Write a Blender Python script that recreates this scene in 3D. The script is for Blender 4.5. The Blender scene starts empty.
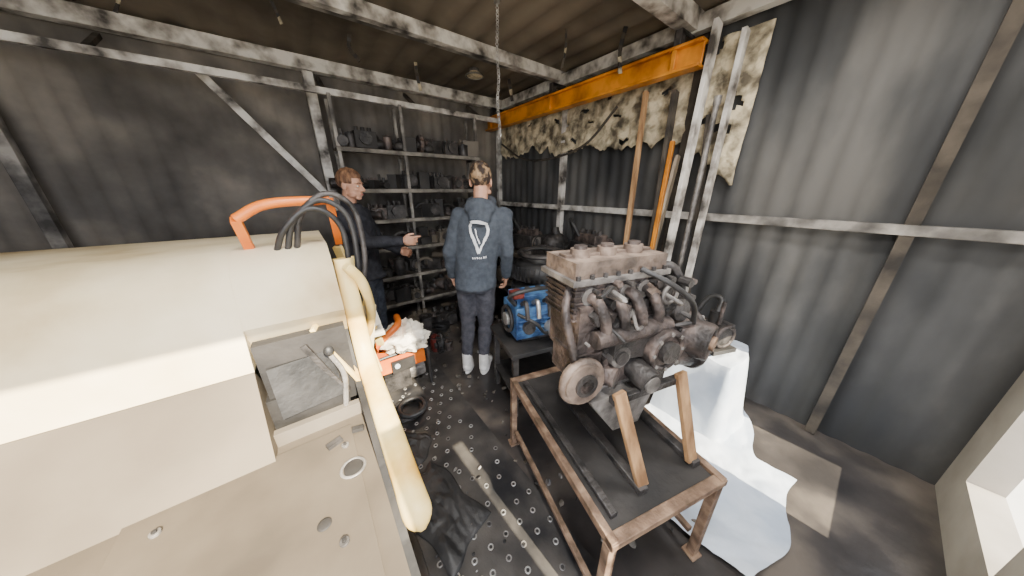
import bpy, bmesh, math, random
from mathutils import Vector, Matrix, noise, Euler
random.seed(7)
YAW = math.radians(-36.8)
R2 = Matrix.Rotation(YAW, 4, 'Z')
def sv(x, d, z=0.0):
    return R2 @ Vector((x, d, z))

# ------------------------------------------------------------------ materials
def lin(c):
    return tuple(((v/255)/12.92 if v/255 <= .04045 else ((v/255+.055)/1.055)**2.4) for v in c) + (1,)
def mat(name, c1, c2=None, scale=6, rough=.7, metal=0, bump=0, detail=6, lo=.35, hi=.65, c3=None, bscale=None, stretch=(1,1,1), spec=.5):
    m = bpy.data.materials.new(name); m.use_nodes = True
    nt = m.node_tree; b = nt.nodes['Principled BSDF']
    b.inputs['Roughness'].default_value = rough; b.inputs['Metallic'].default_value = metal
    b.inputs['Specular IOR Level'].default_value = spec
    if c2 is None:
        c2 = tuple(v*.8 for v in c1)
    tc = nt.nodes.new('ShaderNodeTexCoord'); mp = nt.nodes.new('ShaderNodeMapping')
    mp.inputs['Scale'].default_value = stretch
    nt.links.new(tc.outputs['Object'], mp.inputs['Vector'])
    n = nt.nodes.new('ShaderNodeTexNoise'); n.inputs['Scale'].default_value = scale; n.inputs['Detail'].default_value = detail
    nt.links.new(mp.outputs['Vector'], n.inputs['Vector'])
    r = nt.nodes.new('ShaderNodeValToRGB')
    r.color_ramp.elements[0].position = lo; r.color_ramp.elements[0].color = lin(c1)
    r.color_ramp.elements[1].position = hi; r.color_ramp.elements[1].color = lin(c2)
    if c3 is not None:
        e = r.color_ramp.elements.new((lo+hi)/2); e.color = lin(c3)
    nt.links.new(n.outputs['Fac'], r.inputs['Fac'])
    nt.links.new(r.outputs['Color'], b.inputs['Base Color'])
    if bump:
        n2 = nt.nodes.new('ShaderNodeTexNoise'); n2.inputs['Scale'].default_value = bscale or scale*4; n2.inputs['Detail'].default_value = 5
        nt.links.new(mp.outputs['Vector'], n2.inputs['Vector'])
        bp = nt.nodes.new('ShaderNodeBump'); bp.inputs['Strength'].default_value = bump; bp.inputs['Distance'].default_value = .02
        nt.links.new(n2.outputs['Fac'], bp.inputs['Height']); nt.links.new(bp.outputs['Normal'], b.inputs['Normal'])
    return m
M = {}
M['floor'] = mat('oily_concrete', (44,42,42), (104,96,88), 2.2, .3, 0, .25, c3=(64,60,58))
M['ground'] = mat('yard_bounce_concrete', (170,165,155), (190,184,172), 1.5, .9)
M['ceil'] = mat('sooty_ceiling', (80,72,62), (130,118,102), 1.3, .9, 0, .1)
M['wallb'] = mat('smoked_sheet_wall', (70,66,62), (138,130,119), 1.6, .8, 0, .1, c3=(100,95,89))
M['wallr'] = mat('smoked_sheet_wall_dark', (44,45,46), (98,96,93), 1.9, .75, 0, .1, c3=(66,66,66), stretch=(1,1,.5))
M['wallf'] = mat('front_cladding', (130,122,110), (165,156,142), 2, .85)
M['beam'] = mat('scorched_white_beam', (64,60,56), (222,218,210), 7, .7, 0, .2, c3=(166,160,152), lo=.32, hi=.6)
M['beamg'] = mat('sooted_beam', (62,59,56), (166,160,152), 6, .7, 0, .2, c3=(108,104,99), lo=.32, hi=.64)
M['yellow'] = mat('orange_rail_paint', (150,84,18), (232,152,44), 5, .45, 0, .1, lo=.3, hi=.6)
M['insul'] = mat('smoke_stained_insulation', (92,84,70), (220,206,174), 9, .95, 0, .8, c3=(168,156,130), lo=.35, hi=.6)
M['wood'] = mat('worn_timber', (120,88,58), (190,150,106), 5, .75, 0, .2, stretch=(4,4,.6))
M['woodl'] = mat('pale_timber', (120,106,88), (190,176,154), 6, .8, 0, .2, stretch=(4,4,.6))
M['woodd'] = mat('charred_timber', (40,36,32), (84,76,66), 6, .85, 0, .3)
M['shelf'] = mat('dusty_shelf_board', (78,74,68), (146,140,130), 8, .85, 0, .2)
M['rust'] = mat('rusty_steel', (92,74,58), (156,130,106), 14, .65, .2, .3, c3=(122,98,80))
M['eng'] = mat('burnt_engine_casting', (40,36,35), (116,102,95), 11, .5, .2, .5, c3=(74,66,63))
M['engt'] = mat('dusty_valve_cover', (84,74,67), (150,132,118), 11, .6, .2, .4, c3=(120,104,93))
M['eng2'] = mat('dull_alloy', (84,81,79), (154,149,144), 12, .5, .3, .3)
M['engd'] = mat('dark_iron', (34,33,33), (78,74,72), 12, .5, .2, .4)
M['black'] = mat('black_rubber', (28,28,29), (56,55,55), 8, .5, 0, .2)
M['dark'] = mat('sooty_black', (28,27,27), (56,53,51), 5, .65, 0, .2)
M['blackm'] = mat('black_rubber_mat', (36,36,38), (84,80,76), 4, .3, 0, .25)
M['blue'] = mat('blue_engine_paint', (34,60,104), (84,128,174), 14, .5, .1, .2)
M['steel'] = mat('bright_steel', (150,148,144), (206,204,200), 12, .35, .7, .1)
M['deck'] = mat('deck_plate_paint', (76,68,58), (104,94,80), 2.6, .65, .1, .08)
M['deckf'] = mat('faded_beige_panel', (80,70,56), (112,101,84), 1.6, .7, 0, .08)
M['grey'] = mat('grey_machine_paint', (92,85,76), (122,113,100), 2.2, .6, .1, .08)
M['cream'] = mat('cream_bonnet_paint', (176,150,106), (232,216,182), 2.2, .6, 0, .08, c3=(214,196,156), lo=.3, hi=.6)
M['tyel'] = mat('tractor_yellow_paint', (214,166,74), (248,222,152), 5, .45, 0, .05, c3=(236,202,118), lo=.32, hi=.58)
M['orange'] = mat('orange_enamel', (200,88,20), (232,126,38), 5, .4)
M['white'] = mat('white_plastic_film', (170,182,198), (216,224,234), 3, .5, 0, .2)
M['rag'] = mat('white_cotton_rag_and_glare', (226,216,196), (246,240,226), 10, .9, 0, .3)
M['red'] = mat('red_enamel', (80,30,26), (112,46,38), 8, .5)
M['hood'] = mat('navy_grey_fleece', (66,71,79), (78,84,92), 30, .95, 0, .2, spec=.2)
M['trous'] = mat('charcoal_cotton', (64,64,71), (80,80,86), 25, .9, 0, .2, spec=.2)
M['shoe'] = mat('white_leather', (206,204,200), (232,230,226), 15, .6)
M['jack'] = mat('black_jacket_cloth', (34,35,40), (54,55,61), 20, .85, 0, .3, spec=.25)
M['jean'] = mat('dark_denim', (36,40,50), (54,60,72), 30, .9)
M['skin'] = mat('skin', (186,138,112), (206,158,132), 12, .55, 0, .05)
M['hairb'] = mat('brown_hair', (80,52,36), (150,110,78), 40, .7, 0, .6, stretch=(1,1,.3))
M['hairc'] = mat('streaked_hair', (48,36,30), (160,132,100), 26, .7, 0, .6, lo=.45, hi=.62)
M['lip'] = mat('lips', (150,84,76), (160,92,84), 10, .5)
M['eyew'] = mat('eye_white', (220,216,210), (226,222,216), 10, .3)
M['eyed'] = mat('iris_dark', (40,28,22), (46,32,26), 10, .2)
M['logo'] = mat('white_print', (222,224,226), (236,238,240), 10, .8)

# ------------------------------------------------------------------ mesh builder
def smooth_path(pts, n=6):
    pts = [Vector(p) for p in pts]
    if len(pts) < 3: return pts
    out = []
    P = [pts[0]*2-pts[1]] + pts + [pts[-1]*2-pts[-2]]
    for i in range(1, len(P)-2):
        for k in range(n):
            t = k/n
            a, b, c, d = P[i-1], P[i], P[i+1], P[i+2]
            out.append(.5*((2*b)+(-a+c)*t+(2*a-5*b+4*c-d)*t*t+(-a+3*b-3*c+d)*t**3))
    out.append(pts[-1])
    return out
class B:
    def __init__(s):
        s.bm = bmesh.new(); s.mats = []
    def mi(s, m):
        m = M[m] if isinstance(m, str) else m
        if m not in s.mats: s.mats.append(m)
        return s.mats.index(m)
    def _m(s, vs, m):
        i = s.mi(m)
        fs = set()
        for v in vs:
            for f in v.link_faces: fs.add(f)
        for f in fs: f.material_index = i; f.smooth = True
    def box(s, c, size, m, rot=(0,0,0)):
        mx = Matrix.Translation(c) @ Euler([math.radians(a) for a in rot]).to_matrix().to_4x4() @ Matrix.Diagonal((*size, 1))
        r = bmesh.ops.create_cube(s.bm, size=1, matrix=mx); s._m(r['verts'], m); return r['verts']
    def taper(s, c, size, top, m, rot=(0,0,0)):
        vs = s.box((0,0,0), size, m)
        mx = Matrix.Translation(c) @ Euler([math.radians(a) for a in rot]).to_matrix().to_4x4()
        for v in vs:
            if v.co.z > 0: v.co.x *= top[0]; v.co.y *= top[1]
            v.co = mx @ v.co
    def frame(s, p1, p2, up=(0,0,1)):
        p1, p2 = Vector(p1), Vector(p2); z = (p2-p1).normalized(); u = Vector(up)
        if abs(z.dot(u)) > .98: u = Vector((0,1,0))
        x = u.cross(z).normalized(); y = z.cross(x)
        return Matrix.Translation((p1+p2)/2) @ Matrix((x, y, z)).transposed().to_4x4(), (p2-p1).length
    def beam(s, p1, p2, w, h, m, up=(0,0,1)):
        f, L = s.frame(p1, p2, up)
        r = bmesh.ops.create_cube(s.bm, size=1, matrix=f @ Matrix.Diagonal((w, h, L, 1))); s._m(r['verts'], m)
    def cyl(s, p1, p2, r1, m, r2=None, seg=20):
        f, L = s.frame(p1, p2)
        r = bmesh.ops.create_cone(s.bm, cap_ends=True, segments=seg, radius1=r1, radius2=r1 if r2 is None else r2, depth=L, matrix=f); s._m(r['verts'], m)
    def ell(s, c, r, m, rot=(0,0,0), seg=20):
        mx = Matrix.Translation(c) @ Euler([math.radians(a) for a in rot]).to_matrix().to_4x4() @ Matrix.Diagonal((*r, 1))
        q = bmesh.ops.create_uvsphere(s.bm, u_segments=seg, v_segments=max(8, seg*2//3), radius=1, matrix=mx); s._m(q['verts'], m); return q['verts']
    def rings(s, rings, m, closed=False, cap=True):
        vr = [[s.bm.verts.new(p) for p in r] for r in rings]
        n = len(vr[0]); al = [v for r in vr for v in r]
        seq = list(range(len(vr)-1)) + ([len(vr)-1] if closed else [])
        for i in seq:
            a, b = vr[i], vr[(i+1) % len(vr)]
            for k in range(n):
                s.bm.faces.new((a[k], a[(k+1)%n], b[(k+1)%n], b[k]))
        if cap and not closed:
            s.bm.faces.new(list(reversed(vr[0]))); s.bm.faces.new(vr[-1])
        s._m(al, m)
    def tube(s, pts, r, m, seg=12, n=6, sm=True, closed=False):
        rad = r if isinstance(r, (list, tuple)) else None
        P = smooth_path(pts, n) if sm else [Vector(p) for p in pts]
        N = len(P); rr = []; up = None
        for i in range(N):
            t = (P[min(i+1, N-1)]-P[max(i-1, 0)]).normalized()
            if up is None:
                up = Vector((0,0,1)) if abs(t.z) < .9 else Vector((0,1,0))
            x = up.cross(t).normalized(); y = t.cross(x); up = y
            if rad:
                f = i/(N-1)*(len(rad)-1); k = min(int(f), len(rad)-2); q = rad[k]+(rad[k+1]-rad[k])*(f-k)
            else: q = r
            rr.append([P[i]+(x*math.cos(a)+y*math.sin(a))*q for a in [2*math.pi*j/seg for j in range(seg)]])
        s.rings(rr, m)
    def torus(s, c, R, r, m, axis=(0,0,1), seg=36, ms=12, flat=1.0):
        z = Vector(axis).normalized(); u = Vector((0,0,1)) if abs(z.z) < .9 else Vector((1,0,0))
        x = u.cross(z).normalized(); y = z.cross(x); c = Vector(c); rr = []
        for i in range(seg):
            a = 2*math.pi*i/seg; d = x*math.cos(a)+y*math.sin(a)
            rr.append([c+d*(R+r*math.cos(b))+z*(r*flat*math.sin(b)) for b in [2*math.pi*j/ms for j in range(ms)]])
        s.rings(rr, m, closed=True)
    def stack(s, secs, m, seg=24):   # (cx,cy,z,rx,ry)
        s.rings([[Vector((cx+rx*math.cos(a), cy+ry*math.sin(a), z)) for a in [2*math.pi*j/seg for j in range(seg)]] for cx, cy, z, rx, ry in secs], m)
    def prism(s, prof, mfun, m):
        a = [s.bm.verts.new(mfun(p, 0)) for p in prof]; b = [s.bm.verts.new(mfun(p, 1)) for p in prof]
        n = len(prof)
        s.bm.faces.new(a); s.bm.faces.new(list(reversed(b)))
        for k in range(n): s.bm.faces.new((a[(k+1)%n], a[k], b[k], b[(k+1)%n]))
        s._m(a+b, m)
    def done(s, name, loc=(0,0,0), rz=0, bevel=0, parent=None, recalc=True, scale=1):
        if recalc: bmesh.ops.recalc_face_normals(s.bm, faces=s.bm.faces)
        me = bpy.data.meshes.new(name); s.bm.to_mesh(me); s.bm.free()
        for m in s.mats: me.materials.append(m)
        me.set_sharp_from_angle(angle=math.radians(38))
        o = bpy.data.objects.new(name, me); bpy.context.collection.objects.link(o)
        o.location = loc; o.rotation_euler = (0, 0, rz); o.scale = (scale,)*3
        if parent: o.parent = parent
        if bevel:
            bv = o.modifiers.new('bevel', 'BEVEL'); bv.width = bevel; bv.segments = 2; bv.limit_method = 'ANGLE'; bv.angle_limit = math.radians(50)
        return o

# ------------------------------------------------------------------ room shell
XL, XR, YF, YB, H = -1.9, 2.6, -.6, 3.8, 2.8
b = B(); b.box(((XL+XR)/2, (YF+YB)/2, -.05), (XR-XL+.2, YB-YF+.2, .1), 'floor'); b.done('floor')
b = B(); b.box((0, -12.8, -.08), (40, 24, .08), 'ground'); b.done('yard_bounce_ground')  # unseen pale ground, added to bounce sunlight indoors
def corr(name, p0, d, L, nrm, m, amp=.010, per=.13):
    b = B(); n = int(L/per*8); d = Vector(d); nrm = Vector(nrm); p0 = Vector(p0)
    fr = [(p0+d*(L*i/n)+nrm*(amp*(1+math.tanh(2.2*math.sin(2*math.pi*i/8))))) for i in range(n+1)]
    ring = fr+[p0+d*L-nrm*.08, p0-nrm*.08]
    b.rings([[p.copy() for p in ring], [p+Vector((0,0,H)) for p in ring]], m)
    return b.done(name)
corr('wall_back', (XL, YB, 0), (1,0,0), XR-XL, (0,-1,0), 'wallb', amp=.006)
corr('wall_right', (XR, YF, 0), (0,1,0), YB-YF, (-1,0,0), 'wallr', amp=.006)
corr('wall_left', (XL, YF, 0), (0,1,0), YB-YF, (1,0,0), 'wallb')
b = B()
n = 160
prof = [(XL+(XR-XL)*i/n, H+.012*math.tanh(2*math.sin(i*2*math.pi/8))) for i in range(n+1)] + [(XR, H+.1), (XL, H+.1)]
b.rings([[Vector((x, YF-.1, z)) for x, z in prof], [Vector((x, YB+.1, z)) for x, z in prof]], 'ceil'); b.done('ceiling')
b = B()
def fw(x0, x1, z0, z1, m='wallf'): b.box(((x0+x1)/2, YF-.05, (z0+z1)/2), (x1-x0, .1, z1-z0), m)
fw(XL, XR, 2.55, H); fw(.66, 1.75, 0, 2.55); fw(1.75, XR, 0, .25); fw(2.35, XR, .25, 2.55); fw(1.75, 2.35, 1.5, 2.55)  # added wall behind camera; openings shaped to throw the sun patches
fw(.15, .59, 0, 1.88); fw(.59, .66, 0, .7); fw(.59,.66,1.5,1.88)
b.done('wall_front_sun_cut')
# beams
b = B(); b.beam((XL, 3.68, 2.72), (XR-.03, 3.68, 2.72), .09, .11, 'beam'); b.done('roof_beam')
b = B(); b.beam((XL, 2.5, 2.74), (XR-.03, 2.5, 2.74), .06, .09, 'beam'); b.beam((XL, 2.66, 2.765), (XR-.03, 2.66, 2.765), .04, .05, 'beamg'); b.done('roof_beam')
b = B(); b.beam((XL, 1.2, 2.72), (XR-.03, 1.2, 2.72), .1, .12, 'beam'); b.done('roof_beam')
b = B(); b.beam((2.53, YF+.02, 2.70), (2.53, 3.6, 2.70), .07, .1, 'beam'); b.done('wall_plate_beam')
b = B()
b.beam((2.53, .9, 1.4), (2.53, YB-.02, 1.4), .045, .055, 'beam'); b.beam((2.53, YF, 1.4), (2.53, .9, 1.4), .045, .055, 'beamg')
b.done('trim_1', bevel=.004)
b = B()
for y in (3.72, 2.4): b.beam((2.54, y, 0.01), (2.54, y, 2.62), .06, .06, 'beam')
for y in (1.1, -.1): b.beam((2.54, y, 0.01), (2.54, y, 2.62), .05, .05, 'woodd')
b.done('trim_2')
b = B()
b.box((2.36, 2.37, 2.46), (.02, 2.7, .13), 'yellow'); b.box((2.36, 2.37, 2.53), (.10, 2.7, .018), 'yellow'); b.box((2.36, 2.37, 2.39), (.10, 2.7, .018), 'yellow')
for y in (1.2, 2.45, 3.6):
    b.box((2.37, y, 2.59), (.06, .05, .10), 'engd'); b.box((2.44, y, 2.63), (.20, .05, .03), 'engd'); b.box((2.36, y, 2.46), (.08, .03, .12), 'yellow')
b.done('overhead_crane_rail', bevel=.003)
b = B()
b.beam((.30, 3.62, 0), (.30, 3.62, 2.64), .085, .085, 'beam')
b.beam((-.45, 3.58, 2.5), (.32, 3.55, 1.45), .07, .06, 'beam')
b.done('wall_post', bevel=.004)
b = B(); b.beam((-1.5, 3.64, 0), (-1.5, 3.64, 2.64), .07, .07, 'beamg'); b.done('wall_post', bevel=.004)
# burnt ceiling lining strips hanging down
b = B(); rnd = random.Random(5)
for (x,y,l_) in ((1.2,3.2,.22),(.6,3.0,.18),(2.2,3.0,.20),(1.95,1.9,.25),(2.3,1.6,.3),(-.6,3.1,.2),(.1,2.75,.16)):
    pts = [(x,y,2.79),(x+rnd.uniform(-.03,.03),y+rnd.uniform(-.03,.03),2.79-l_*.5),(x+rnd.uniform(-.07,.07),y+rnd.uniform(-.05,.05),2.79-l_)]
    P = smooth_path(pts,4); w_ = rnd.uniform(.015,.035)
    for a_,c_ in zip(P[:-1],P[1:]): b.beam(a_, c_+(c_-a_)*.1, w_, .004, rnd.choice(['woodd','dark','insul']), up=(rnd.random(),1,0))
b.done('hanging_ceiling_scraps')

# ------------------------------------------------------------------ insulation blanket hanging on right wall
b = B(); ny, nz = 160, 30; g = []
for i in range(ny+1):
    y = .72+2.9*i/ny; row = []
    zb = 1.98+.16*noise.noise(Vector((y*1.6, 3, 0)))+.10*noise.noise(Vector((y*7, 1, 0)))+.05*noise.noise(Vector((y*21, 1, 0))) + .14*max(0, (y-2.6)) - .32*max(0, 1-(y-.72)/.35)
    for k in range(nz+1):
        t = k/nz; z = 2.58-(2.58-zb)*t
        x = 2.555-.03*t*(1+.8*noise.noise(Vector((y*3, z*3, 2))))-.035*abs(noise.noise(Vector((y*9, z*9, 5))))
        row.append(b.bm.verts.new((x, y, z)))
    g.append(row)
for i in range(ny):
    for k in range(nz):
        if noise.noise(Vector((i*.09, k*.22, 9))) > .48: continue
        b.bm.faces.new((g[i][k], g[i+1][k], g[i+1][k+1], g[i][k+1]))
b._m([v for r in g for v in r], 'insul')
o = b.done('insulation_blanket'); so = o.modifiers.new('s', 'SOLIDIFY'); so.thickness = .008
b = B(); b.tube([(2.44, 3.5, 2.2), (2.40, 3.0, 1.98), (2.38, 2.5, 1.93), (2.40, 2.0, 2.02), (2.45, 1.7, 2.3)], .011, 'woodd'); b.done('hanging_hose')

# ------------------------------------------------------------------ shelving + clutter
def item(b, x, y, z, pal, s=1.0, kinds='bbccdgpvsee'):
    k = random.choice(kinds); m = random.choice(pal); a = random.uniform(0, 180)
    if k == 'b':
        h = random.uniform(.05, .12)*s; w = random.uniform(.06, .14)*s; b.box((x, y, z+h/2), (w, w*.7, h), m, (0,0,a)); b.box((x, y, z+h+.004), (w*1.04, w*.74, .012), m, (0,0,a))
    elif k == 'c':
        h = random.uniform(.06, .14)*s; r = random.uniform(.03, .05)*s
        b.cyl((x,y,z), (x,y,z+h), r, m); b.torus((x,y,z+h), r, .005, 'engd', seg=18, ms=6); b.cyl((x,y,z+h), (x,y,z+h+.02), r*.4, m)
    elif k == 'd':
        for q in range(random.randint(1,4)): b.cyl((x+random.uniform(-.008,.008),y,z+q*.02*s), (x,y,z+q*.02*s+.016*s), .06*s, m)
        b.cyl((x,y,z), (x,y,z+.1*s), .018*s, 'engd')
    elif k == 'g':
        r = .06*s; b.cyl((x-.02,y,z+r), (x+.02,y,z+r), r, m)
        for j in range(12):
            t = j*math.pi/6; b.box((x, y+r*math.cos(t), z+r+r*math.sin(t)), (.035, .018*s, .018*s), m, (math.degrees(t),0,0))
        b.cyl((x-.04,y,z+r), (x+.04,y,z+r), r*.4, 'engd')
    elif k == 'p':
        c = math.cos(a)*.1*s; d = math.sin(a)*.05*s; b.cyl((x-c,y-d,z+.03*s), (x+c,y+d,z+.03*s), .03*s, m); b.cyl((x-c,y-d,z+.03*s), (x-c*.85,y-d*.85,z+.03*s), .029*s, 'eng2'); b.cyl((x,y,z+.03*s),(x,y,z+.1*s),.014,m)
    elif k == 'v':
        b.tube([(x-.08*s,y,z+.012), (x-.07*s,y,z+.07*s), (x,y,z+.10*s), (x+.07*s,y,z+.06*s), (x+.08*s,y,z+.012)], .012*s, m, seg=8)
    elif k == 's':
        b.ell((x,y,z+.05*s), (.07*s,.05*s,.05*s), m); b.cyl((x,y-.03,z+.06*s), (x,y+.03,z+.12*s), .02*s, 'engd')
    elif k == 'e':
        b.box((x,y,z+.045*s),(.12*s,.09*s,.09*s),m,(0,0,a*.2)); b.cyl((x,y-.04*s,z+.05*s),(x,y-.07*s,z+.05*s),.035*s,'engd')
        for j in (-1,0,1): b.cyl((x+j*.035*s,y,z+.09*s),(x+j*.035*s,y,z+.115*s),.012*s,m,seg=10)
def rack(name, x0, x1, xs, zs, ptop, light, pal):
    b = B()
    for x in xs:
        for y in (3.30, 3.53): b.beam((x, y, 0), (x, y, ptop), .03, .03, light)
        for z in zs: b.beam((x, 3.30, z-.03), (x, 3.53, z-.03), .02, .03, light)
    for z in zs:
        b.box(((x0+x1)/2, 3.415, z), (x1-x0, .27, .022), 'woodd'); b.box(((x0+x1)/2, 3.285, z-.012), (x1-x0, .014, .038), 'shelf')
    r = b.done(name, bevel=.002)
    b = B()
    for z in zs:
        for yy in (3.35, 3.47):
            x = x0+.07
            while x < x1-.06:
                if random.random() < .88: item(b, x, yy+random.uniform(-.02,.02), z+.012, pal, random.uniform(.9,1.8))
                x += random.uniform(.07, .14)
    b.done('spare_parts', parent=r)
pal = ['engd', 'dark', 'engd', 'dark', 'dark', 'eng', 'eng', 'engd', 'grey']
ZS = (.28, .62, .96, 1.28, 1.60, 1.98)
rack('shelving_rack', .38, 1.95, (.40, 1.02, 1.9), ZS, 2.42, 'beamg', pal)
b = B(); b.beam((-1.8, 3.35, 2.44), (2.3, 3.35, 2.44), .035, .05, 'beam')
for x in (-.9,.38,1.2,2.0): b.beam((x, 3.35, 2.45), (x, 3.66, 2.62), .03, .03, 'woodd')
b.done('trim_3')

# ------------------------------------------------------------------ workbench by right wall
b = B()
b.box((2.24, 2.45, .84), (.50, 2.0, .05), 'woodd'); b.box((2.24, 2.45, .3), (.46, 1.9, .03), 'woodd')
for y in (1.5, 2.45, 3.4):
    for x in (2.03, 2.46): b.beam((x, y, 0), (x, y, .82), .06, .06, 'engd')
wb = b.done('workbench', bevel=.004)
b = B()
for y in [1.95+.14*i for i in range(11)]:
    if 2.4 < y < 2.85: continue
    item(b, 2.12+random.uniform(-.04,.04), y, .865, ['engd','dark','engd','eng','eng2'], random.uniform(1.2,2.2))
    item(b, 2.36, y+.05, .865, ['engd','dark','black','grey','eng2'], random.uniform(1.5,2.6))
for y in [1.6+.2*i for i in range(9)]: item(b, 2.22, y, .315, ['engd','dark','black','grey'], 1.9)
b.done('engine_parts', parent=wb)
def dark_engine(name, x, y, z, rz, s):
    b = B()
    b.box((0,0,.14), (.34,.24,.2), 'engd'); b.taper((0,0,.04), (.26,.18,.08), (1.2,1.2), 'dark'); b.box((0,0,.28), (.30,.16,.09), 'eng')
    for i in range(4): b.cyl((-.12+.08*i, 0, .32), (-.12+.08*i, 0, .36), .022, 'engd'); b.tube([(-.12+.08*i,-.08,.27),(-.12+.08*i,-.16,.26),(-.12+.08*i,-.18,.18)], .018, 'eng', seg=8)
    b.cyl((-.17,0,.14), (-.23,0,.14), .09, 'eng2'); b.torus((-.21,0,.14), .09, .012, 'black', axis=(1,0,0)); b.cyl((.17,0,.13),(.25,0,.13),.12,'engd',.08)
    b.tube([(.05,.1,.3),(.1,.15,.42),(.2,.1,.45),(.26,.0,.3)], .015, 'black')
    b.cyl((.08,-.12,.1),(.08,-.2,.1),.045,'dark')
    b.done(name, (x,y,z), rz, .004, parent=wb, scale=s)
dark_engine('engine_block', 2.22, 1.68, .87, 1.4, 1.0)
dark_engine('engine_block', 2.20, 2.62, .87, 1.7, .85)

# leaning timbers
for nm, p, q, w, h, m in (
    ('timber_plank', (2.12,.91,0), (2.44,1.0,2.64), .09, .03, 'beam'),
    ('timber_plank', (2.16,1.02,0), (2.44,1.20,2.30), .07, .03, 'woodd'),
    ('timber_plank', (2.05,1.18,0), (2.41,1.42,2.34), .045, .03, 'wood'),
    ('timber_plank', (2.10,1.08,0), (2.43,1.09,1.85), .05, .025, 'woodl'),
    ('timber_plank', (2.22,.76,0), (2.47,.84,2.55), .07, .03, 'beam'),
    ('timber_plank', (2.34,.70,0), (2.46,.94,2.1), .05, .03, 'woodd'),
    ('steel_pipe', (2.28,.86,0), (2.43,.90,2.2), 0, 0, 'eng2'),
    ('orange_pole', (2.06,1.0,0), (2.39,1.13,1.95), .03, .03, 'yellow')):
    b = B()
    if w: b.beam(p, q, w, h, m)
    else:
        b.cyl(p, q, .018, m); b.cyl(Vector(q)-Vector((0,0,.05)), q, .024, m)
    b.done(nm, bevel=.003 if w else 0)

# hanging chain
b = B(); p = sv(-.1, 2.32)
z = 2.79; i = 0
b.cyl((p.x,p.y,2.76), (p.x,p.y,2.795), .02, 'steel')
while z > 2.02:
    ox = .006*math.sin(z*19); b.torus((p.x+ox, p.y+.004*math.cos(z*23), z-.02), .010, .0028, 'steel', axis=((1,0,0) if i%2 else (0,1,0)), seg=12, ms=6); z -= .0165; i += 1
b.tube([(p.x,p.y,z+.01),(p.x+.02,p.y,z-.02),(p.x,p.y,z-.05),(p.x-.02,p.y,z-.03)], .005, 'steel', seg=8)
b.done('hanging_chain')
b = B(); b.cyl((1.75,3.0,2.79),(1.75,3.0,2.765),.05,'eng2'); b.cyl((1.75,3.0,2.765),(1.75,3.0,2.73),.05,'insul',.09); b.torus((1.75,3.0,2.73),.09,.008,'shelf'); b.done('ceiling_glare_disc')  # made-up pale fixture standing in for a spot of glare on the ceiling

# ------------------------------------------------------------------ perforated mat on floor
b = B(); b.box((.43, 1.05, .008), (.62, 2.7, .014), 'blackm')
for iy in range(32):
    for ix in range(7):
        x = .17+.087*ix+(.043 if iy%2 else 0); y = -.24+.084*iy
        if x > .72 or random.random() < .2: continue
        b.torus((x, y, .016), .011, .0035, 'steel' if random.random() < .75 else 'eng2', seg=12, ms=6)
        b.cyl((x,y,.014), (x,y,.0165), .009, 'dark', seg=10)
b.done('anti_slip_floor_plate')
def crumple(name, cx, cy, w, l, h, m, z0, seed, n=40, rz=0):
    b = B(); g = []
    for i in range(n+1):
        r = []
        for j in range(n+1):
            u = i/n*2-1; v = j/n*2-1
            rad = 1+.25*noise.noise(Vector((u*1.5, v*1.5, seed)))
            e = max(0, 1-max(abs(u), abs(v))**3)
            zz = z0+h*e*(.5+.5*abs(noise.noise(Vector((u*2.2, v*2.2, seed+3))))*2+.35*abs(noise.noise(Vector((u*6,v*6,seed)))))
            r.append(b.bm.verts.new((u*w/2*rad, v*l/2*rad, zz)))
        g.append(r)
    for i in range(n):
        for j in range(n): b.bm.faces.new((g[i][j], g[i+1][j], g[i+1][j+1], g[i][j+1]))
    b._m([v for r in g for v in r], m)
    o = b.done(name, (cx, cy, 0), rz); s = o.modifiers.new('s','SOLIDIFY'); s.thickness = .004; return o
crumple('crumpled_rubber_sheet', .26, 1.0, .28, .5, .03, 'black', .020, 2, rz=.3)
crumple('crumpled_rubber_sheet', .24, 1.45, .24, .26, .03, 'dark', .020, 6, rz=.8)
b = B(); b.torus((.33,1.75,.04),.1,.018,'black'); b.torus((.36,1.72,.075),.09,.018,'black'); b.done('coiled_hose')
b = B(); rnd = random.Random(11)
for i in range(520):
    if i < 300: x, y, z0 = rnd.uniform(.15,1.95), rnd.uniform(2.3,3.3), 0
    elif i < 430: x, y, z0 = rnd.uniform(.74,1.5), rnd.uniform(.1,2.2), 0
    else: x, y, z0 = rnd.gauss(.25,.12), rnd.uniform(.5,2.0), .015
    if x < .13: continue
    s_ = rnd.uniform(.006,.026 if i < 430 else .018)
    vs = bmesh.ops.create_icosphere(b.bm, subdivisions=1, radius=s_, matrix=Matrix.Translation((x,y,z0+s_*.4)) @ Euler((rnd.random()*3,rnd.random()*3,0)).to_matrix().to_4x4() @ Matrix.Diagonal((1,rnd.uniform(.4,1.2),.55,1)))['verts']
    for v in vs: v.co.z = max(v.co.z, z0+.001)
    b._m(vs, rnd.choice(['dark','engd','grey','woodd','eng2','shelf']))
b.done('floor_rubble')

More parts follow.
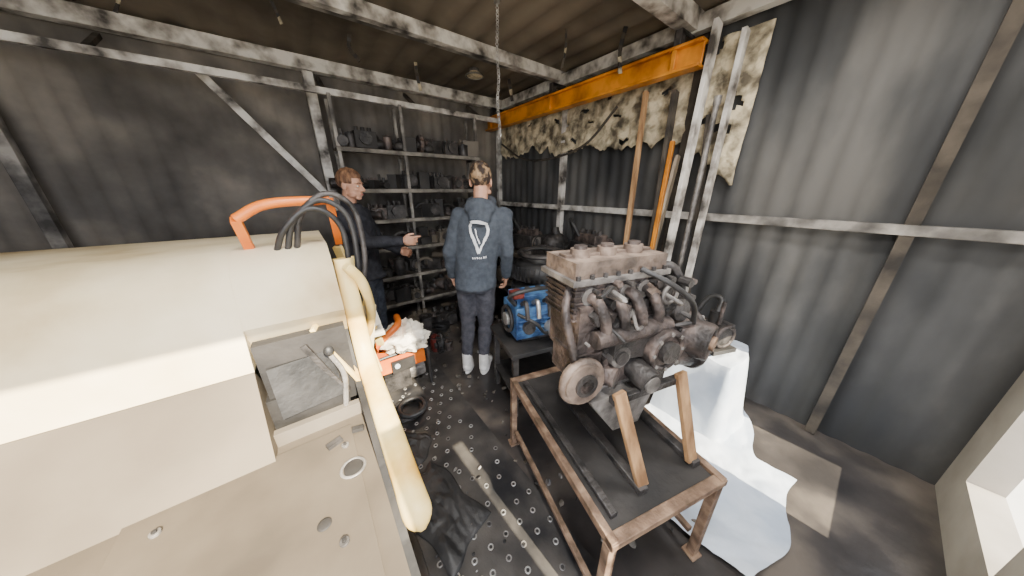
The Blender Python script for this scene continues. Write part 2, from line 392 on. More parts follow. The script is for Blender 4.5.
# ------------------------------------------------------------------ yellow tractor at left
b = B()
prof = [(.575,.63),(.62,.655),(.70,.68),(.854,.735),(1.0,.775),(1.12,.81),(1.22,.865),(1.28,.94),(1.31,1.06),(1.33,1.2),(1.345,1.32)]
sp = smooth_path([(0,y,z) for y,z in prof], 4)
ring = [(p.y,p.z) for p in sp]
b.prism([(.34,.60)]+ring+[(2.0,1.32),(2.0,.35),(.34,.35)], lambda p,s_: Vector((.055 if s_ else .03, p[0], p[1])), 'dark')
rr = []
for i,p in enumerate(sp):
    t = (sp[min(i+1,len(sp)-1)]-sp[max(i-1,0)]).normalized(); nrm = Vector((0,-t.z,t.y)); f = i/(len(sp)-1)
    e_ = (.15,.55,.78,.92)[i] if i < 4 else 1
    w = (.046-.012*f)*e_; hh = (.026-.004*f)*e_
    cs = [(w*math.cos(a), hh*math.sin(a)) for a in [2*math.pi*k/16 for k in range(16)]]
    rr.append([Vector((.095+a, p.y, p.z))+nrm*c for a,c in cs])
b.rings(rr, 'tyel')
b.box((-.75, .70, .68), (1.56, .84, .06), 'deck'); b.box((-.75,.72,.50),(1.5,.78,.32),'deck')
b.box((-.30, .72, .714), (.56, .66, .012), 'deck')
for x,y in ((-.05,.95),(-.09,.62),(-.5,.95),(-.5,.5),(-.05,.45)):
    b.cyl((x,y,.71),(x,y,.727),.012,'eng2',seg=12); b.cyl((x,y,.727),(x,y,.733),.006,'dark',seg=6)
b.ell((-.04,.84,.718),(.03,.045,.006),'dark'); b.torus((-.04,.84,.72),.035,.005,'eng2',seg=20,ms=6)
b.box((-.08,.98,.725),(.05,.025,.014),'engd',(0,0,20)); b.box((-.0,1.0,.725),(.04,.02,.014),'dark',(0,0,-15))
b.ell((-.13,.70,.722),(.018,.018,.004),'dark')
b.box((-.10,1.115,.735),(.30,.03,.06),'grey')
b.box((-.75,1.58,.62),(1.5,.84,.5),'dark')
b.box((-.10,1.2,.92),(.28,.05,.34),'dark'); b.box((-.12,1.17,.90),(.20,.05,.2),'black',(-10,0,8))
b.beam((.0,1.16,.80),(-.10,1.18,1.05),.03,.02,'engd'); b.tube([(-.02,1.12,.76),(.0,1.13,.9),(-.03,1.15,1.0)],.010,'eng2',seg=8); b.ell((-.03,1.15,1.01),(.018,.018,.022),'black')
b.beam((.06,1.18,.80),(-.06,1.21,1.10),.05,.015,'tyel')
b.prism([(1.24,1.09),(1.22,1.14),(1.30,1.31),(1.42,1.38),(2.1,1.36),(2.1,.9),(1.4,.9)], lambda p,s_: Vector((.055 if s_ else -.25, p[0], p[1])), 'cream')
b.prism([(1.17,1.00),(1.22,1.14),(1.30,1.31),(1.42,1.38),(2.1,1.36),(2.1,.7),(1.4,.7)], lambda p,s_: Vector((-.25 if s_ else -1.6, p[0], p[1])), 'cream')
b.prism([(1.02,.71),(1.165,1.00),(1.4,1.0),(1.4,.7)], lambda p,s_: Vector((-.25 if s_ else -1.6, p[0], p[1])), 'deckf')
b.tube([(-.20,1.4,1.50),(-.1,1.40,1.55),(.10,1.42,1.56)], .018, 'orange')
b.beam((.10,1.42,1.56),(.11,1.55,1.36),.03,.03,'orange'); b.beam((-.20,1.4,1.50),(-.20,1.5,1.36),.03,.03,'orange')
for k,(dx,dz) in enumerate(((0,0),(.03,.025),(-.035,-.03))):
    b.tube([(-.08+dx,1.42,1.37),(-.04+dx,1.38,1.48+dz),(.04+dx,1.37,1.555+dz),(.11+dx,1.37,1.545+dz),(.155+dx,1.374,1.47+dz),(.155+dx,1.38,1.3),(.12+dx*.5,1.37,1.12),(.09,1.36,.98)], .011, 'black' if k!=1 else 'engd', seg=10)
b.tube([(.10,1.30,1.30),(.15,1.32,1.2),(.17,1.42,1.0),(.12,1.5,.8)],.022,'tyel')
b.box((.11,1.44,1.16),(.10,.02,.30),'tyel',(8,0,10)); b.box((.13,1.46,.92),(.10,.02,.26),'cream',(0,12,0))
b.box((.17,1.62,1.02),(.08,.02,.36),'rag',(0,-10,15)); b.box((.12,1.50,.70),(.10,.2,.02),'tyel',(10,0,0)); b.box((.19,1.70,.80),(.12,.16,.02),'rag',(14,0,0))  # made-up plates; their white and yellow stand in for sun glare streaks
b.beam((.10,1.55,1.34),(.23,1.72,.66),.04,.02,'tyel')
for x,y,r in ((-.05,2.05,.42),(-1.45,2.05,.42),(-1.45,.75,.35),(-.12,.72,.3)):
    b.cyl((x-.08,y,r),(x+.08,y,r),r*.55,'tyel'); b.torus((x,y,r),r*.76,r*.24,'black',axis=(1,0,0),flat=.5)
b.done('yellow_tractor', bevel=.004)

# generator w/ rag
b = B()
cx, cy = .40, 2.12
for x in (-.2,.2):
    for y in (-.14,.14): b.tube([(cx+x,cy+y,0),(cx+x,cy+y,.34),(cx+x*.9,cy+y*.9,.38),(cx,cy+y*.9,.39)],.013,'black',seg=8)
b.box((cx,cy,.30),(.36,.24,.13),'orange'); b.box((cx-.05,cy,.13),(.2,.2,.18),'engd'); b.cyl((cx+.05,cy,.13),(cx+.18,cy,.13),.085,'eng2'); b.cyl((cx,cy,.365),(cx,cy,.39),.03,'black')
b.box((cx,cy-.13,.28),(.18,.02,.1),'dark'); b.cyl((cx-.05,cy-.14,.29),(cx-.05,cy-.15,.29),.02,'white')
b.tube([(cx-.19,cy-.13,.36),(cx-.17,cy-.13,.50),(cx+.0,cy-.11,.62),(cx+.05,cy+.1,.60)],.026,'orange',seg=10)
gen = b.done('portable_generator', bevel=.012)
b = B()
v = b.ell((0,0,0),(.16,.12,.12),'rag',seg=48)
for q in v:
    d = q.co.normalized(); k = 1+.5*noise.noise(d*2.2+Vector((4,1,2)))+.3*abs(noise.noise(d*6)); q.co *= k; q.co.z = max(q.co.z, -.075)
b.done('rag', (cx+.05, cy-.05, .46), parent=gen)
def pile(n, x0,x1,y0,y1,s0,s1,pal):
    b = B()
    for i in range(n): item(b, random.uniform(x0,x1), random.uniform(y0,y1), 0.001, pal, random.uniform(s0,s1))
    b.done('scrap_parts_pile')
pile(24,.85,1.8,2.85,3.15,1.2,2.2,['engd','dark','black','eng','eng','engd','grey'])
pile(8,.82,1.0,2.35,2.6,1.0,1.4,['engd','dark','black','eng','red'])

# ------------------------------------------------------------------ second stand, blue engine, tyres
tw = sv(.17, 1.86); RZ = math.radians(22)+YAW
b = B()
for x in (-.24,.24):
    for y in (-.2,.2): b.beam((x,y,0),(x,y,.52),.04,.04,'engd')
b.box((0,0,.54),(.56,.48,.035),'dark'); b.box((0,0,.2),(.52,.44,.02),'dark')
b.done('engine_stand', (tw.x,tw.y,0), RZ, .003)
b = B()
b.box((-.02,0,.16),(.36,.26,.24),'blue'); b.taper((0,0,.035),(.28,.2,.07),(1.2,1.2),'engd'); b.box((-.02,0,.31),(.32,.18,.08),'blue')
for i in range(4):
    b.cyl((-.15+.085*i,0,.34),(-.15+.085*i,0,.38),.02,'engd'); b.tube([(-.15+.085*i,-.1,.30),(-.15+.085*i,-.17,.33),(-.15+.085*i,-.2,.22)],.016,'steel' if i%2 else 'engd',seg=8)
for i in range(5): b.box((-.02,-.135,.08+.035*i),(.34,.02,.008),'blue')
b.cyl((.06,-.14,.12),(.06,-.26,.10),.055,'steel'); b.cyl((.06,-.26,.10),(.06,-.28,.10),.03,'dark'); b.cyl((-.12,-.14,.14),(-.12,-.18,.14),.045,'engd')
b.torus((-.22,0,.16),.09,.014,'engd',axis=(1,0,0)); b.cyl((-.2,0,.16),(-.24,0,.16),.05,'steel')
b.tube([(-.2,-.1,.3),(-.26,-.16,.4),(-.1,-.2,.44),(.05,-.12,.4)],.014,'black'); b.tube([(.1,.1,.3),(.2,0,.45),(.28,-.1,.3),(.25,-.1,.1)],.018,'black'); b.tube([(-.2,-.14,.25),(-.1,-.22,.2),(.0,-.2,.1),(.15,-.18,.2)],.012,'black')
b.cyl((.16,0,.17),(.25,0,.17),.12,'eng',.1)
b.box((-.17,-.05,.36),(.08,.1,.04),'red')
b.done('blue_engine', (tw.x,tw.y,.558), RZ, .005)
t = sv(.28, 2.47); b = B()
for i in range(5):
    z = .1+.2*i; ox = random.uniform(-.015,.015)
    b.torus((ox,random.uniform(-.015,.015),z),.19,.09,'black',flat=1.05,seg=40)
    for k in range(40):
        a = k*math.pi/20; b.box((ox+.278*math.cos(a), .278*math.sin(a), z),(.02,.012,.12),'black',(0,0,math.degrees(a)))
b.torus((0,0,1.05),.20,.035,'engd',flat=.6)
b.done('tyre_stack', (t.x,t.y,0))

# ------------------------------------------------------------------ main low table
tc = sv(.426, 1.06)
b = B(); hx, hy, tz = .29, .447, .51
for x in (-hx+.015, hx-.015):
    b.beam((x,-hy,tz-.015),(x,hy,tz-.015),.03,.04,'rust'); b.beam((x*.98,-hy+.05,.12),(x*.98,hy-.05,.12),.025,.025,'rust')
    for y in (-hy+.02,hy-.02): b.beam((x,y,0),(x,y,tz-.03),.035,.035,'rust'); b.box((x,y,.006),(.06,.06,.012),'rust')
for y in (-hy+.015,hy-.015): b.beam((-hx,y,tz-.015),(hx,y,tz-.015),.04,.03,'rust')
b.box((0,0,tz-.022),(2*hx-.05,2*hy-.05,.02),'dark')
b.done('steel_table', (tc.x,tc.y,0), RZ, .003)
b = B()
z0 = tz-.012
for x in (-.06,.235): b.beam((x,-.36,z0+.015),(x,.25,z0+.015),.04,.03,'engd')
b.beam((-.22,-.38,z0+.012),(-.22,.38,z0+.012),.03,.022,'engd')
b.beam((-.08,.2,z0+.04),(.25,.2,z0+.04),.04,.03,'engd')
for (bx,tx) in ((-.05,-.13),(.225,.19)):
    b.beam((bx,-.34,z0+.02),(tx,-.23,.90),.05,.022,'wood',up=(0,1,0)); b.beam((bx,.2,z0+.04),(tx+.02,.1,.82),.045,.022,'woodl',up=(0,1,0))
b.beam((-.15,-.22,.86),(.22,-.22,.86),.03,.03,'engd')
cradle = b.done('engine_cradle', (tc.x,tc.y,0), RZ, .003)
# the big engine
random.seed(3)
b = B()
b.box((-.06,0,1.335),(.42,.20,.07),'engt'); b.box((-.06,0,1.30),(.45,.23,.02),'eng2'); b.box((-.06,0,1.374),(.40,.05,.012),'engt')
for x in (-.2,-.08,.05): b.cyl((x,-.02,1.36),(x,-.02,1.40),.036,'engt'); b.cyl((x,-.02,1.40),(x,-.02,1.412),.024,'eng')
for i in range(8):
    for y in (-.105,.105): b.cyl((-.26+.057*i,y,1.30),(-.26+.057*i,y,1.325),.009,'engd',seg=6)
b.box((-.08,0,1.22),(.36,.19,.14),'eng')
for i in range(4):
    x = -.20+.085*i
    b.tube([(x,-.09,1.24),(x+.01,-.13,1.23),(x+.03,-.155,1.17),(x+.05,-.15,1.10)],.021,'eng',seg=12); b.cyl((x,-.095,1.24),(x,-.105,1.24),.036,'eng2',seg=16)
    b.box((x,-.1,1.18),(.05,.03,.04),'engd')
b.cyl((-.2,-.15,1.09),(.16,-.15,1.09),.034,'eng'); b.box((-.02,-.13,1.03),(.2,.08,.09),'engd',(0,6,0))
for i in range(6): b.box((-.08,0,1.155+.022*i),(.375,.205,.006),'eng')
b.box((-.05,0,1.07),(.34,.22,.18),'eng'); b.box((-.21,-.02,1.1),(.08,.2,.22),'eng')
b.taper((.10,0,1.0),(.38,.30,.26),(.85,.8),'eng')
b.cyl((.12,-.15,1.0),(.12,-.2,1.0),.09,'eng'); b.torus((.12,-.2,1.0),.078,.012,'eng',axis=(0,1,0)); b.cyl((.12,-.2,1.0),(.12,-.225,1.0),.045,'engd')
for k in range(8):
    a = k*math.pi/4; b.cyl((.12+.078*math.cos(a),-.195,1.0+.078*math.sin(a)),(.12+.078*math.cos(a),-.215,1.0+.078*math.sin(a)),.009,'eng2',seg=6)
b.cyl((-.25,-.10,.94),(-.25,-.20,.94),.045,'engd'); b.cyl((-.25,-.14,.94),(-.25,-.19,.94),.082,'engt'); b.torus((-.25,-.165,.94),.08,.016,'engt',axis=(0,1,0)); b.cyl((-.25,-.19,.94),(-.25,-.20,.94),.03,'eng')
b.box((-.2,-.05,.96),(.12,.16,.12),'eng')
b.cyl((.20,-.08,.98),(.34,-.13,.98),.11,'eng',.13,seg=28); b.torus((.335,-.128,.98),.125,.013,'eng',axis=(.16,-.06,0)); b.cyl((.34,-.13,.98),(.365,-.14,.98),.05,'engd'); b.cyl((.34,-.13,.98),(.352,-.135,.98),.10,'engd',seg=28)
b.cyl((.27,-.16,1.02),(.30,-.24,1.02),.08,'eng'); b.torus((.30,-.24,1.02),.066,.012,'eng',axis=(.03,-.08,0)); b.cyl((.30,-.24,1.02),(.308,-.262,1.02),.03,'rust')
for k in range(10):
    a = k*math.pi/5; c = Vector((.337,-.129,.98)); u_ = Vector((.35,.93,0))
    p = c+u_*.12*math.cos(a)+Vector((0,0,.12*math.sin(a))); b.cyl(p,p+Vector((.02,-.0075,0)),.009,'eng2',seg=6)
b.box((.17,.02,1.2),(.13,.14,.12),'engd'); b.cyl((.14,-.06,1.22),(.14,-.15,1.22),.04,'eng'); b.torus((.14,-.15,1.22),.036,.008,'eng2',axis=(0,1,0))
b.cyl((.22,-.02,1.12),(.22,-.16,1.14),.045,'engd'); b.tube([(.18,0,1.26),(.24,-.05,1.30),(.29,-.08,1.22),(.30,-.08,1.12)],.018,'engd')
b.tube([(.0,-.12,1.33),(.08,-.2,1.28),(.18,-.22,1.2),(.24,-.2,1.1)],.010,'black'); b.tube([(-.25,-.05,1.28),(-.30,-.1,1.2),(-.28,-.14,1.05),(-.26,-.13,.98)],.016,'eng')
b.cyl((.02,-.12,.92),(.02,-.24,.90),.05,'engd'); b.cyl((.02,-.24,.90),(.02,-.25,.90),.035,'eng2'); b.cyl((-.08,-.11,1.0),(-.08,-.17,1.0),.045,'eng2'); b.cyl((-.08,-.17,1.0),(-.08,-.18,1.0),.028,'engd')
b.cyl((-.14,-.1,.92),(-.10,-.18,.92),.04,'eng')
b.box((.02,0,.875),(.42,.24,.06),'eng'); b.box((.02,0,.84),(.44,.26,.014),'eng2')
for i in range(9): b.cyl((-.18+.05*i,-.132,.835),(-.18+.05*i,-.132,.862),.008,'eng2',seg=6)
vs = b.box((-.04,-.06,.725),(.34,.24,.22),'eng2')
for v in vs:
    if v.co.z < .7: v.co.x = .02+(v.co.x+.04)*.42; v.co.y = -.10+(v.co.y+.06)*.5
b.cyl((.02,-.17,.66),(.02,-.185,.655),.014,'engd')
b.box((.2,-.02,.79),(.14,.18,.1),'eng')
for i in range(60):
    x = random.uniform(-.22,.32); z = random.uniform(.9,1.3); y = -.115-.05*(x>.0)*(z<1.12)
    b.cyl((x,y+.02,z),(x,y-.012-random.random()*.02,z),random.uniform(.006,.018),random.choice(['engd','eng2','eng','engd']),seg=8)
for i in range(12):
    x = random.uniform(-.2,.28); z = random.uniform(.92,1.25); b.box((x,-.13,z),(random.uniform(.03,.07),.04,random.uniform(.02,.06)),random.choice(['engd','eng','dark','engt']),(random.uniform(-20,20),random.uniform(-40,40),0))
for i in range(9):
    x = random.uniform(-.2,.25); z = random.uniform(.95,1.25); b.tube([(x,-.12,z),(x+random.uniform(-.06,.06),-.2,z+random.uniform(-.04,.04)),(x+random.uniform(-.1,.1),-.13,z+random.uniform(-.12,.05))],random.uniform(.005,.010),random.choice(['black','engd','eng2']),seg=8)
b.done('car_engine', (tc.x,tc.y,0), RZ, .006)

# ------------------------------------------------------------------ white plastic sheet over crate, right
b = B(); g = []; nx, ny = 64, 66
def ss(a): a = max(0,min(1,a)); return a*a*(3-2*a)
for i in range(nx+1):
    r = []
    for j in range(ny+1):
        x = 1.20+1.22*i/nx; y = -.12+.80*j/ny
        x = 1.20+(x-1.20)*(.62+.38*ss((y-.05)/.2))
        hh = .50*ss((x-1.86)/.12)*ss((y-.22)/.1)
        z = .02+hh+.03*abs(noise.noise(Vector((x*5,y*5,1))))+.012*abs(noise.noise(Vector((x*14,y*14,4))))
        r.append(b.bm.verts.new((x+.05*noise.noise(Vector((y*3,z*2,7))), y+.06*noise.noise(Vector((x*3,1,9))), z)))
    g.append(r)
for i in range(nx):
    for j in range(ny): b.bm.faces.new((g[i][j],g[i+1][j],g[i+1][j+1],g[i][j+1]))
b._m([v for r in g for v in r],'white'); sheet = b.done('plastic_dust_sheet')
b = B(); b.box((2.2,.47,.25),(.38,.30,.44),'woodl')
for y in (.36,.58): b.box((2.005,y,.25),(.02,.05,.44),'woodl')
b.done('crate', parent=sheet)
b = B()
b.box((0,0,.02),(.24,.2,.03),'dark'); b.cyl((-.09,0,.12),(.07,0,.12),.075,'engd'); b.cyl((.07,0,.12),(.11,0,.12),.05,'eng'); b.torus((-.09,0,.12),.075,.012,'eng',axis=(1,0,0))
for k in range(6): b.torus((-.05+.02*k,0,.12),.078,.004,'dark',axis=(1,0,0),seg=24,ms=6)
b.cyl((0,0,.19),(0,0,.27),.04,'dark'); b.tube([(0,0,.25),(.03,-.05,.34),(.1,-.03,.33),(.13,.02,.2),(.12,.05,.06)],.018,'black'); b.box((-.03,-.08,.15),(.08,.04,.07),'engd')
b.cyl((-.05,.03,.2),(-.05,.03,.36),.012,'eng')
b.done('water_pump', (2.12,.50,.555), 1.2, .004)

# ------------------------------------------------------------------ PEOPLE
def remesh(o, vox, it=4, disp=0, dsize=.1):
    r = o.modifiers.new('r','REMESH'); r.mode = 'VOXEL'; r.voxel_size = vox; r.use_smooth_shade = True
    s = o.modifiers.new('sm','SMOOTH'); s.iterations = it; s.factor = .5
    if disp:
        t = bpy.data.textures.new('folds','CLOUDS'); t.noise_scale = dsize; t.noise_depth = 2
        d = o.modifiers.new('d','DISPLACE'); d.texture = t; d.strength = disp; d.mid_level = .5; d.texture_coords = 'LOCAL'
def hand(name, par, wrist, direc, palm_n, side, curl=.35, point=False):
    y = Vector(direc).normalized(); n = Vector(palm_n); n = (n-y*n.dot(y)).normalized(); z = -n; x = y.cross(z)
    mx = Matrix.Translation(wrist) @ Matrix((x,y,z)).transposed().to_4x4()
    b = B()
    b.ell((0,.048,0),(.041,.055,.0155),'skin'); b.ell((0,.075,0),(.040,.022,.0145),'skin'); b.tube([(0,-.04,0),(0,0,0),(0,.03,0)],[.027,.025,.027],'skin',sm=False)
    L = [.072,.080,.074,.058]
    for i in range(4):
        fx = side*(.030-.020*i); c = curl*(1+.15*i)
        if point and i == 0: c = .08
        elif point: c = 1.1
        p = Vector((fx,.082-(.006 if i in (0,3) else 0)-.004*(i==3),0)); a = c*.5; pts = [Vector((fx*.9,.05,0)), p.copy()]
        for k,f in enumerate((.45,.31,.24)):
            p = p+Vector((fx*.06, math.cos(a)*L[i]*f, -math.sin(a)*L[i]*f)); pts.append(p.copy()); a += c
        b.tube(pts,[.0095,.0098,.0088,.0080,.0066],'skin',seg=10,sm=False); b.ell(pts[-1],(.0066,.0066,.0066),'skin',seg=10)
        for q,rd in zip(pts[1:4],(.0102,.0092,.0082)): b.ell(q,(rd,)*3,'skin',seg=10)
    tp = [Vector((side*.018,.012,-.004)),Vector((side*.040,.034,-.012)),Vector((side*.052,.062,-.02)),Vector((side*.053,.088,-.028))]
    b.tube(tp,[.014,.012,.0105,.0082],'skin',seg=10,sm=False); b.ell(tp[1],(.0128,)*3,'skin',seg=10); b.ell(tp[2],(.0108,)*3,'skin',seg=10); b.ell(tp[3],(.0082,)*3,'skin',seg=10)
    for v in b.bm.verts: v.co = mx @ v.co
    o = b.done(name, parent=par); remesh(o,.0032,2)
def head(par, c, yaw, pitch, hair):
    mx = Matrix.Translation(c) @ Euler((math.radians(pitch),0,math.radians(yaw))).to_matrix().to_4x4()
    b = B()
    b.ell((0,-.012,.035),(.074,.094,.083),'skin'); b.ell((0,.022,-.03),(.058,.066,.078),'skin'); b.ell((0,.058,-.088),(.027,.024,.02),'skin')
    b.ell((0,.07,.028),(.052,.02,.014),'skin')
    b.tube([(0,.084,.016),(0,.098,-.008),(0,.106,-.024),(0,.086,-.034)],[.009,.011,.014,.010],'skin',seg=10)
    for s in (-1,1):
        b.ell((s*.012,.092,-.028),(.009,.010,.008),'skin',seg=12); b.ell((s*.034,.058,-.022),(.022,.024,.02),'skin',seg=12)
        b.ell((s*.077,-.012,-.008),(.009,.02,.032),'skin',rot=(12,0,s*18),seg=14); b.ell((s*.05,.03,-.07),(.02,.035,.02),'skin',seg=12)
    b.ell((0,.084,-.057),(.024,.010,.006),'skin',seg=12); b.ell((0,.082,-.067),(.02,.010,.007),'skin',seg=12)
    b.tube([(0,-.03,-.20),(0,-.028,-.12),(0,-.012,-.04)],[.062,.054,.056],'skin',sm=False)
    for v in b.bm.verts: v.co = mx @ v.co
    o = b.done('head', parent=par); remesh(o,.0048,3)
    b = B()
    for s in (-1,1):
        b.ell((s*.031,.076,.004),(.012,.009,.007),'eyew',seg=14); b.ell((s*.031,.083,.004),(.005,.003,.005),'eyed',seg=12)
        b.tube([(s*.014,.088,.026),(s*.03,.088,.031),(s*.047,.078,.026)],.0035,hair,seg=8)
    b.tube([(-.022,.088,-.062),(0,.095,-.060),(.022,.088,-.062)],.0042,'lip',seg=8)
    for v in b.bm.verts: v.co = mx @ v.co
    b.done('facial_features', parent=par)
    b = B()
    vs = b.ell((0,-.014,.042),(.082,.102,.088),hair,seg=48)
    dl = []
    for v in vs:
        x,y,z = v.co
        line = .066 if y > .03 else (.066-(.03-y)*1.9 if y > -.025 else -.04-(-.025-y)*.5)
        if y > .0 and abs(x) > .055 and y < .05: line = min(line, .01)
        if z < line: dl.append(v)
    bmesh.ops.delete(b.bm, geom=dl, context='VERTS')
    for v in b.bm.verts:
        k = noise.noise(v.co*38)*.006+noise.noise(v.co*90)*.003; v.co += v.co.normalized()*k
        if v.co.z > .08: v.co.z += .010
        v.co = mx @ v.co
    o = b.done('hair', parent=par); s_ = o.modifiers.new('s','SOLIDIFY'); s_.thickness = .014; s_.offset = -1; sb = o.modifiers.new('ss','SUBSURF'); sb.levels = 1; sb.render_levels = 1

def man(name, loc, rz, scale, legs, arms, hoodm, legm, shoem, hairm, hy, hp, hem=.84, hood=True, sway=0.0):
    e = bpy.data.objects.new(name, None); bpy.context.collection.objects.link(e); e.location = loc; e.rotation_euler = (0,0,rz); e.scale = (scale,)*3
    sx = sway
    b = B()
    b.stack([(0,0,hem,.170,.13),(0,0,hem+.05,.178,.138),(0,0,.95,.172,.13),(sx*.2,0,1.06,.168,.125),(sx*.5,0,1.18,.178,.13),(sx*.7,.0,1.30,.194,.135),(sx*.9,-.005,1.38,.20,.125),(sx,-.01,1.44,.172,.1),(sx,-.015,1.485,.115,.08),(sx,-.015,1.515,.075,.07)],hoodm)
    for s,a in zip((-1,1),arms):
        sh = Vector((s*.168+sx,-.01,1.41)); b.ell(sh,(.07,.072,.07),hoodm)
        b.tube([sh,Vector(a[0])],[.068,.054],hoodm,sm=False,seg=16); b.ell(a[0],(.055,.055,.055),hoodm)
        w = Vector(a[1]); el = Vector(a[0]); b.tube([el,el.lerp(w,.5),w],[.054,.050,.038],hoodm,sm=False,seg=16); b.ell(el.lerp(w,.93),(.043,)*3,hoodm)
    if hood:
        b.ell((sx,-.105,1.475),(.115,.055,.075),hoodm,rot=(20,0,0)); b.ell((sx,-.135,1.42),(.085,.035,.07),hoodm); b.torus((sx,-.03,1.515),.085,.028,hoodm,axis=(0,-.3,1))
    else:
        b.torus((sx,-.012,1.51),.066,.016,hoodm,axis=(0,.2,1))
    b.torus((0,0,hem+.01),.15,.02,hoodm)
    top_o = b.done('hoodie' if hood else 'jacket', parent=e); remesh(top_o,.011,4,.020,.11)
    b = B()
    b.stack([(0,0,.80,.15,.115),(0,0,.88,.16,.12),(0,0,.98,.15,.11)],legm)
    for s,l in zip((-1,1),legs):
        hip,kn,an = [Vector(q) for q in l]
        b.tube([hip,hip.lerp(kn,.5),kn,kn.lerp(an,.35),an],[.092,.080,.064,.062,.050],legm,sm=False,seg=18); b.ell(hip,(.09,.1,.09),legm); b.ell(kn,(.064,)*3,legm); b.torus(an,.038,.014,legm)
    o = b.done('trousers', parent=e); remesh(o,.011,4,.02,.06)
    for s,l in zip((-1,1),legs):
        an = Vector(l[2]); b = B(); ax,ay = an.x,an.y; tx = s*.02
        b.ell((ax,ay-.02,.055),(.044,.057,.05),shoem); b.tube([(ax,ay-.04,.047),(ax,ay+.04,.047),(ax+tx,ay+.12,.040),(ax+tx*1.5,ay+.17,.034)],[.044,.048,.046,.032],shoem,seg=14)
        b.cyl((ax,ay-.01,.05),(ax,ay-.01,.19),.048,shoem,.046)
        for v in b.bm.verts: v.co.z = max(v.co.z,.012)
        o = b.done('shoe', parent=e); remesh(o,.007,2)
        b = B(); b.rings([[Vector((ax+tx*max(0,(q))+math.cos(a)*.048, ay+.05+math.sin(a)*.13, z)) for a,q in [(2*math.pi*k/24, math.sin(2*math.pi*k/24)) for k in range(24)]] for z in (0,.022)], shoem); b.done('sole', parent=e, bevel=.004)
    head(e, Vector((sx,.012,1.655)), hy, hp, hairm)
    for s,a in zip((-1,1),arms):
        hand('hand', e, a[1], a[2], a[3], a[4] if len(a)>4 else -s, a[5] if len(a)>5 else .4, a[6] if len(a)>6 else False)
    return e, top_o

pl = sv(-.305, 2.15)
arms = [((-.20,-.02,1.13),(-.215,.09,.90),(.1,.3,-1),(1,0,0),1,.5),((.265,-.02,1.13),(.25,.09,.90),(-.1,.35,-1),(-1,0,0),-1,.5)]
legs = [((-.080,0,.86),(-.090,.02,.47),(-.110,-.01,.17)),((.080,0,.86),(.068,.02,.47),(.045,-.01,.17))]
man1, hoodie = man('person_in_hoodie', pl, YAW+math.radians(-2), 1.0, legs, arms, 'hood','trous','shoe','hairc', -6, -4, sway=.075)
# small tied-up knot of hair on the crown
b = B(); vs = b.ell((.075,-.055,1.765),(.038,.038,.026),'hairc',seg=28)
for v in vs: v.co += (v.co-Vector((.075,-.055,1.765))).normalized()*noise.noise(v.co*60)*.008
b.torus((.075,-.052,1.752),.026,.007,'engd',seg=20,ms=8)
b.done('hair_knot', parent=man1)
b = B()
def strip(pts, w):
    P = smooth_path([(x,0,z) for x,z in pts], 8); a = []; c = []
    for i,p in enumerate(P):
        t = (P[min(i+1,len(P)-1)]-P[max(i-1,0)]).normalized(); n_ = Vector((-t.z,0,t.x))
        a.append(p+n_*w/2); c.append(p-n_*w/2)
    off = Vector((.065,-.16,1.27))
    va = [b.bm.verts.new(p+off) for p in a]; vc = [b.bm.verts.new(p+off) for p in c]; vm = [b.bm.verts.new((p+q)/2+off) for p,q in zip(a,c)]
    for i in range(len(P)-1):
        b.bm.faces.new((va[i],vm[i],vm[i+1],va[i+1])); b.bm.faces.new((vm[i],vc[i],vc[i+1],vm[i+1]))
    b._m(va+vc+vm,'logo')
strip([(-.072,.095),(-.03,.112),(.03,.108),(.072,.075),(.072,.02),(.045,-.03)],.024)
strip([(-.072,.095),(-.062,.03),(-.035,-.04),(-.005,-.125)],.022)
strip([(.045,-.03),(.02,-.07),(-.005,-.125)],.018)
strip([(-.03,.06),(-.015,.0),(.005,-.05)],.012)
for k in range(7): strip([(-.06+.02*k,-.155),(-.055+.02*k,-.172)],.011)
lo = b.done('back_print', parent=man1, recalc=False)
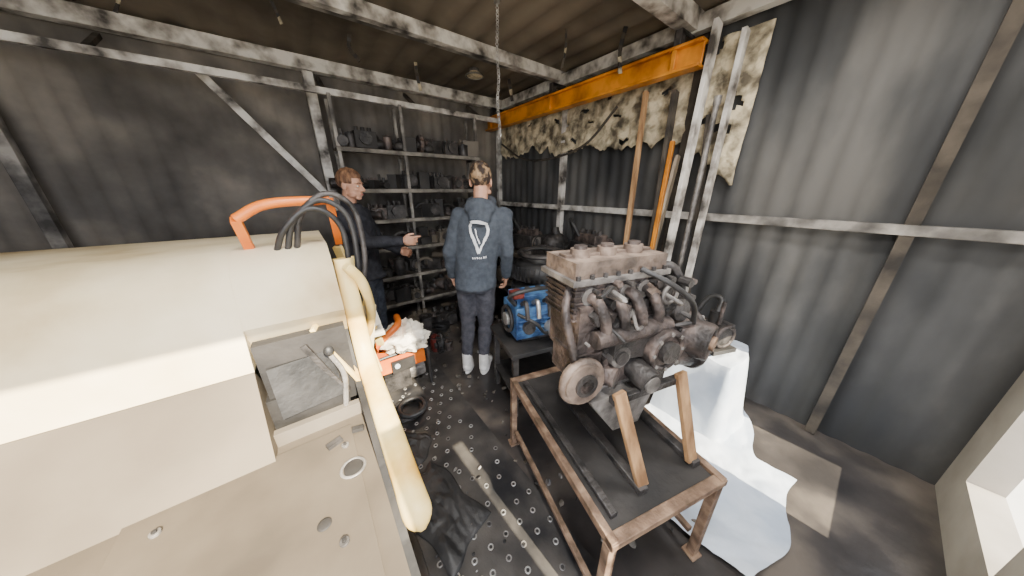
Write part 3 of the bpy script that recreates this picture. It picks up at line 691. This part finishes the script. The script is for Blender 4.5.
sw = lo.modifiers.new('w','SHRINKWRAP'); sw.target = hoodie; sw.wrap_method = 'NEAREST_SURFACEPOINT'; sw.wrap_mode = 'ABOVE_SURFACE'; sw.offset = .004

pl = sv(-1.34, 2.38)
arms = [((-.25,.06,1.15),(-.20,.27,1.05),(.2,1,-.1),(1,0,0),1,.5),((.25,.18,1.22),(.18,.43,1.22),(-.05,1,.0),(-1,0,0),-1,.6,True)]
legs = [((-.09,0,.86),(-.10,.02,.47),(-.12,-.02,.12)),((.09,0,.86),(.10,.04,.47),(.12,.02,.12))]
man('man_in_black_jacket', pl, YAW+math.radians(-86), .985, legs, arms, 'jack','jean','black','hairb', -6, -6, hood=False, hem=.86)

# ------------------------------------------------------------------ lights, world, camera
w = bpy.data.worlds.new('World'); bpy.context.scene.world = w; w.use_nodes = True
bg = w.node_tree.nodes['Background']; bg.inputs[0].default_value = (.84,.89,1,1); bg.inputs[1].default_value = 8
sd = Vector((-.05,.8,-.6)).normalized()
l = bpy.data.lights.new('sun','SUN'); l.energy = 30; l.angle = math.radians(.6); l.color = (1,.89,.68)
o = bpy.data.objects.new('sun', l); bpy.context.collection.objects.link(o); o.rotation_euler = sd.to_track_quat('-Z','Y').to_euler()
for x, en in ((0.2, 62), (1.6, 34)):  # made-up fill lights behind the camera, added to brighten the interior
    b = B(); b.box((0,0,.03),(.08,1.1,.04),'white'); b.box((0,0,.055),(.03,.9,.02),'white'); b.cyl((0,-.5,0),(0,.5,0),.014,'white'); b.done('fill_tube',(x,.1,2.72))
    l = bpy.data.lights.new('fill_light','AREA'); l.shape = 'RECTANGLE'; l.size = .1; l.size_y = 1.0; l.energy = en; l.color = (1,.97,.92)
    o = bpy.data.objects.new('fill_light', l); bpy.context.collection.objects.link(o); o.location = (x,.1,2.69)
cam = bpy.data.cameras.new('camera'); cam.lens = 36*270/1024; cam.sensor_width = 36; cam.clip_start = .02
co = bpy.data.objects.new('camera', cam); bpy.context.collection.objects.link(co); co.location = (0,0,1.6)
co.rotation_euler = (math.radians(70), 0, YAW); bpy.context.scene.camera = co
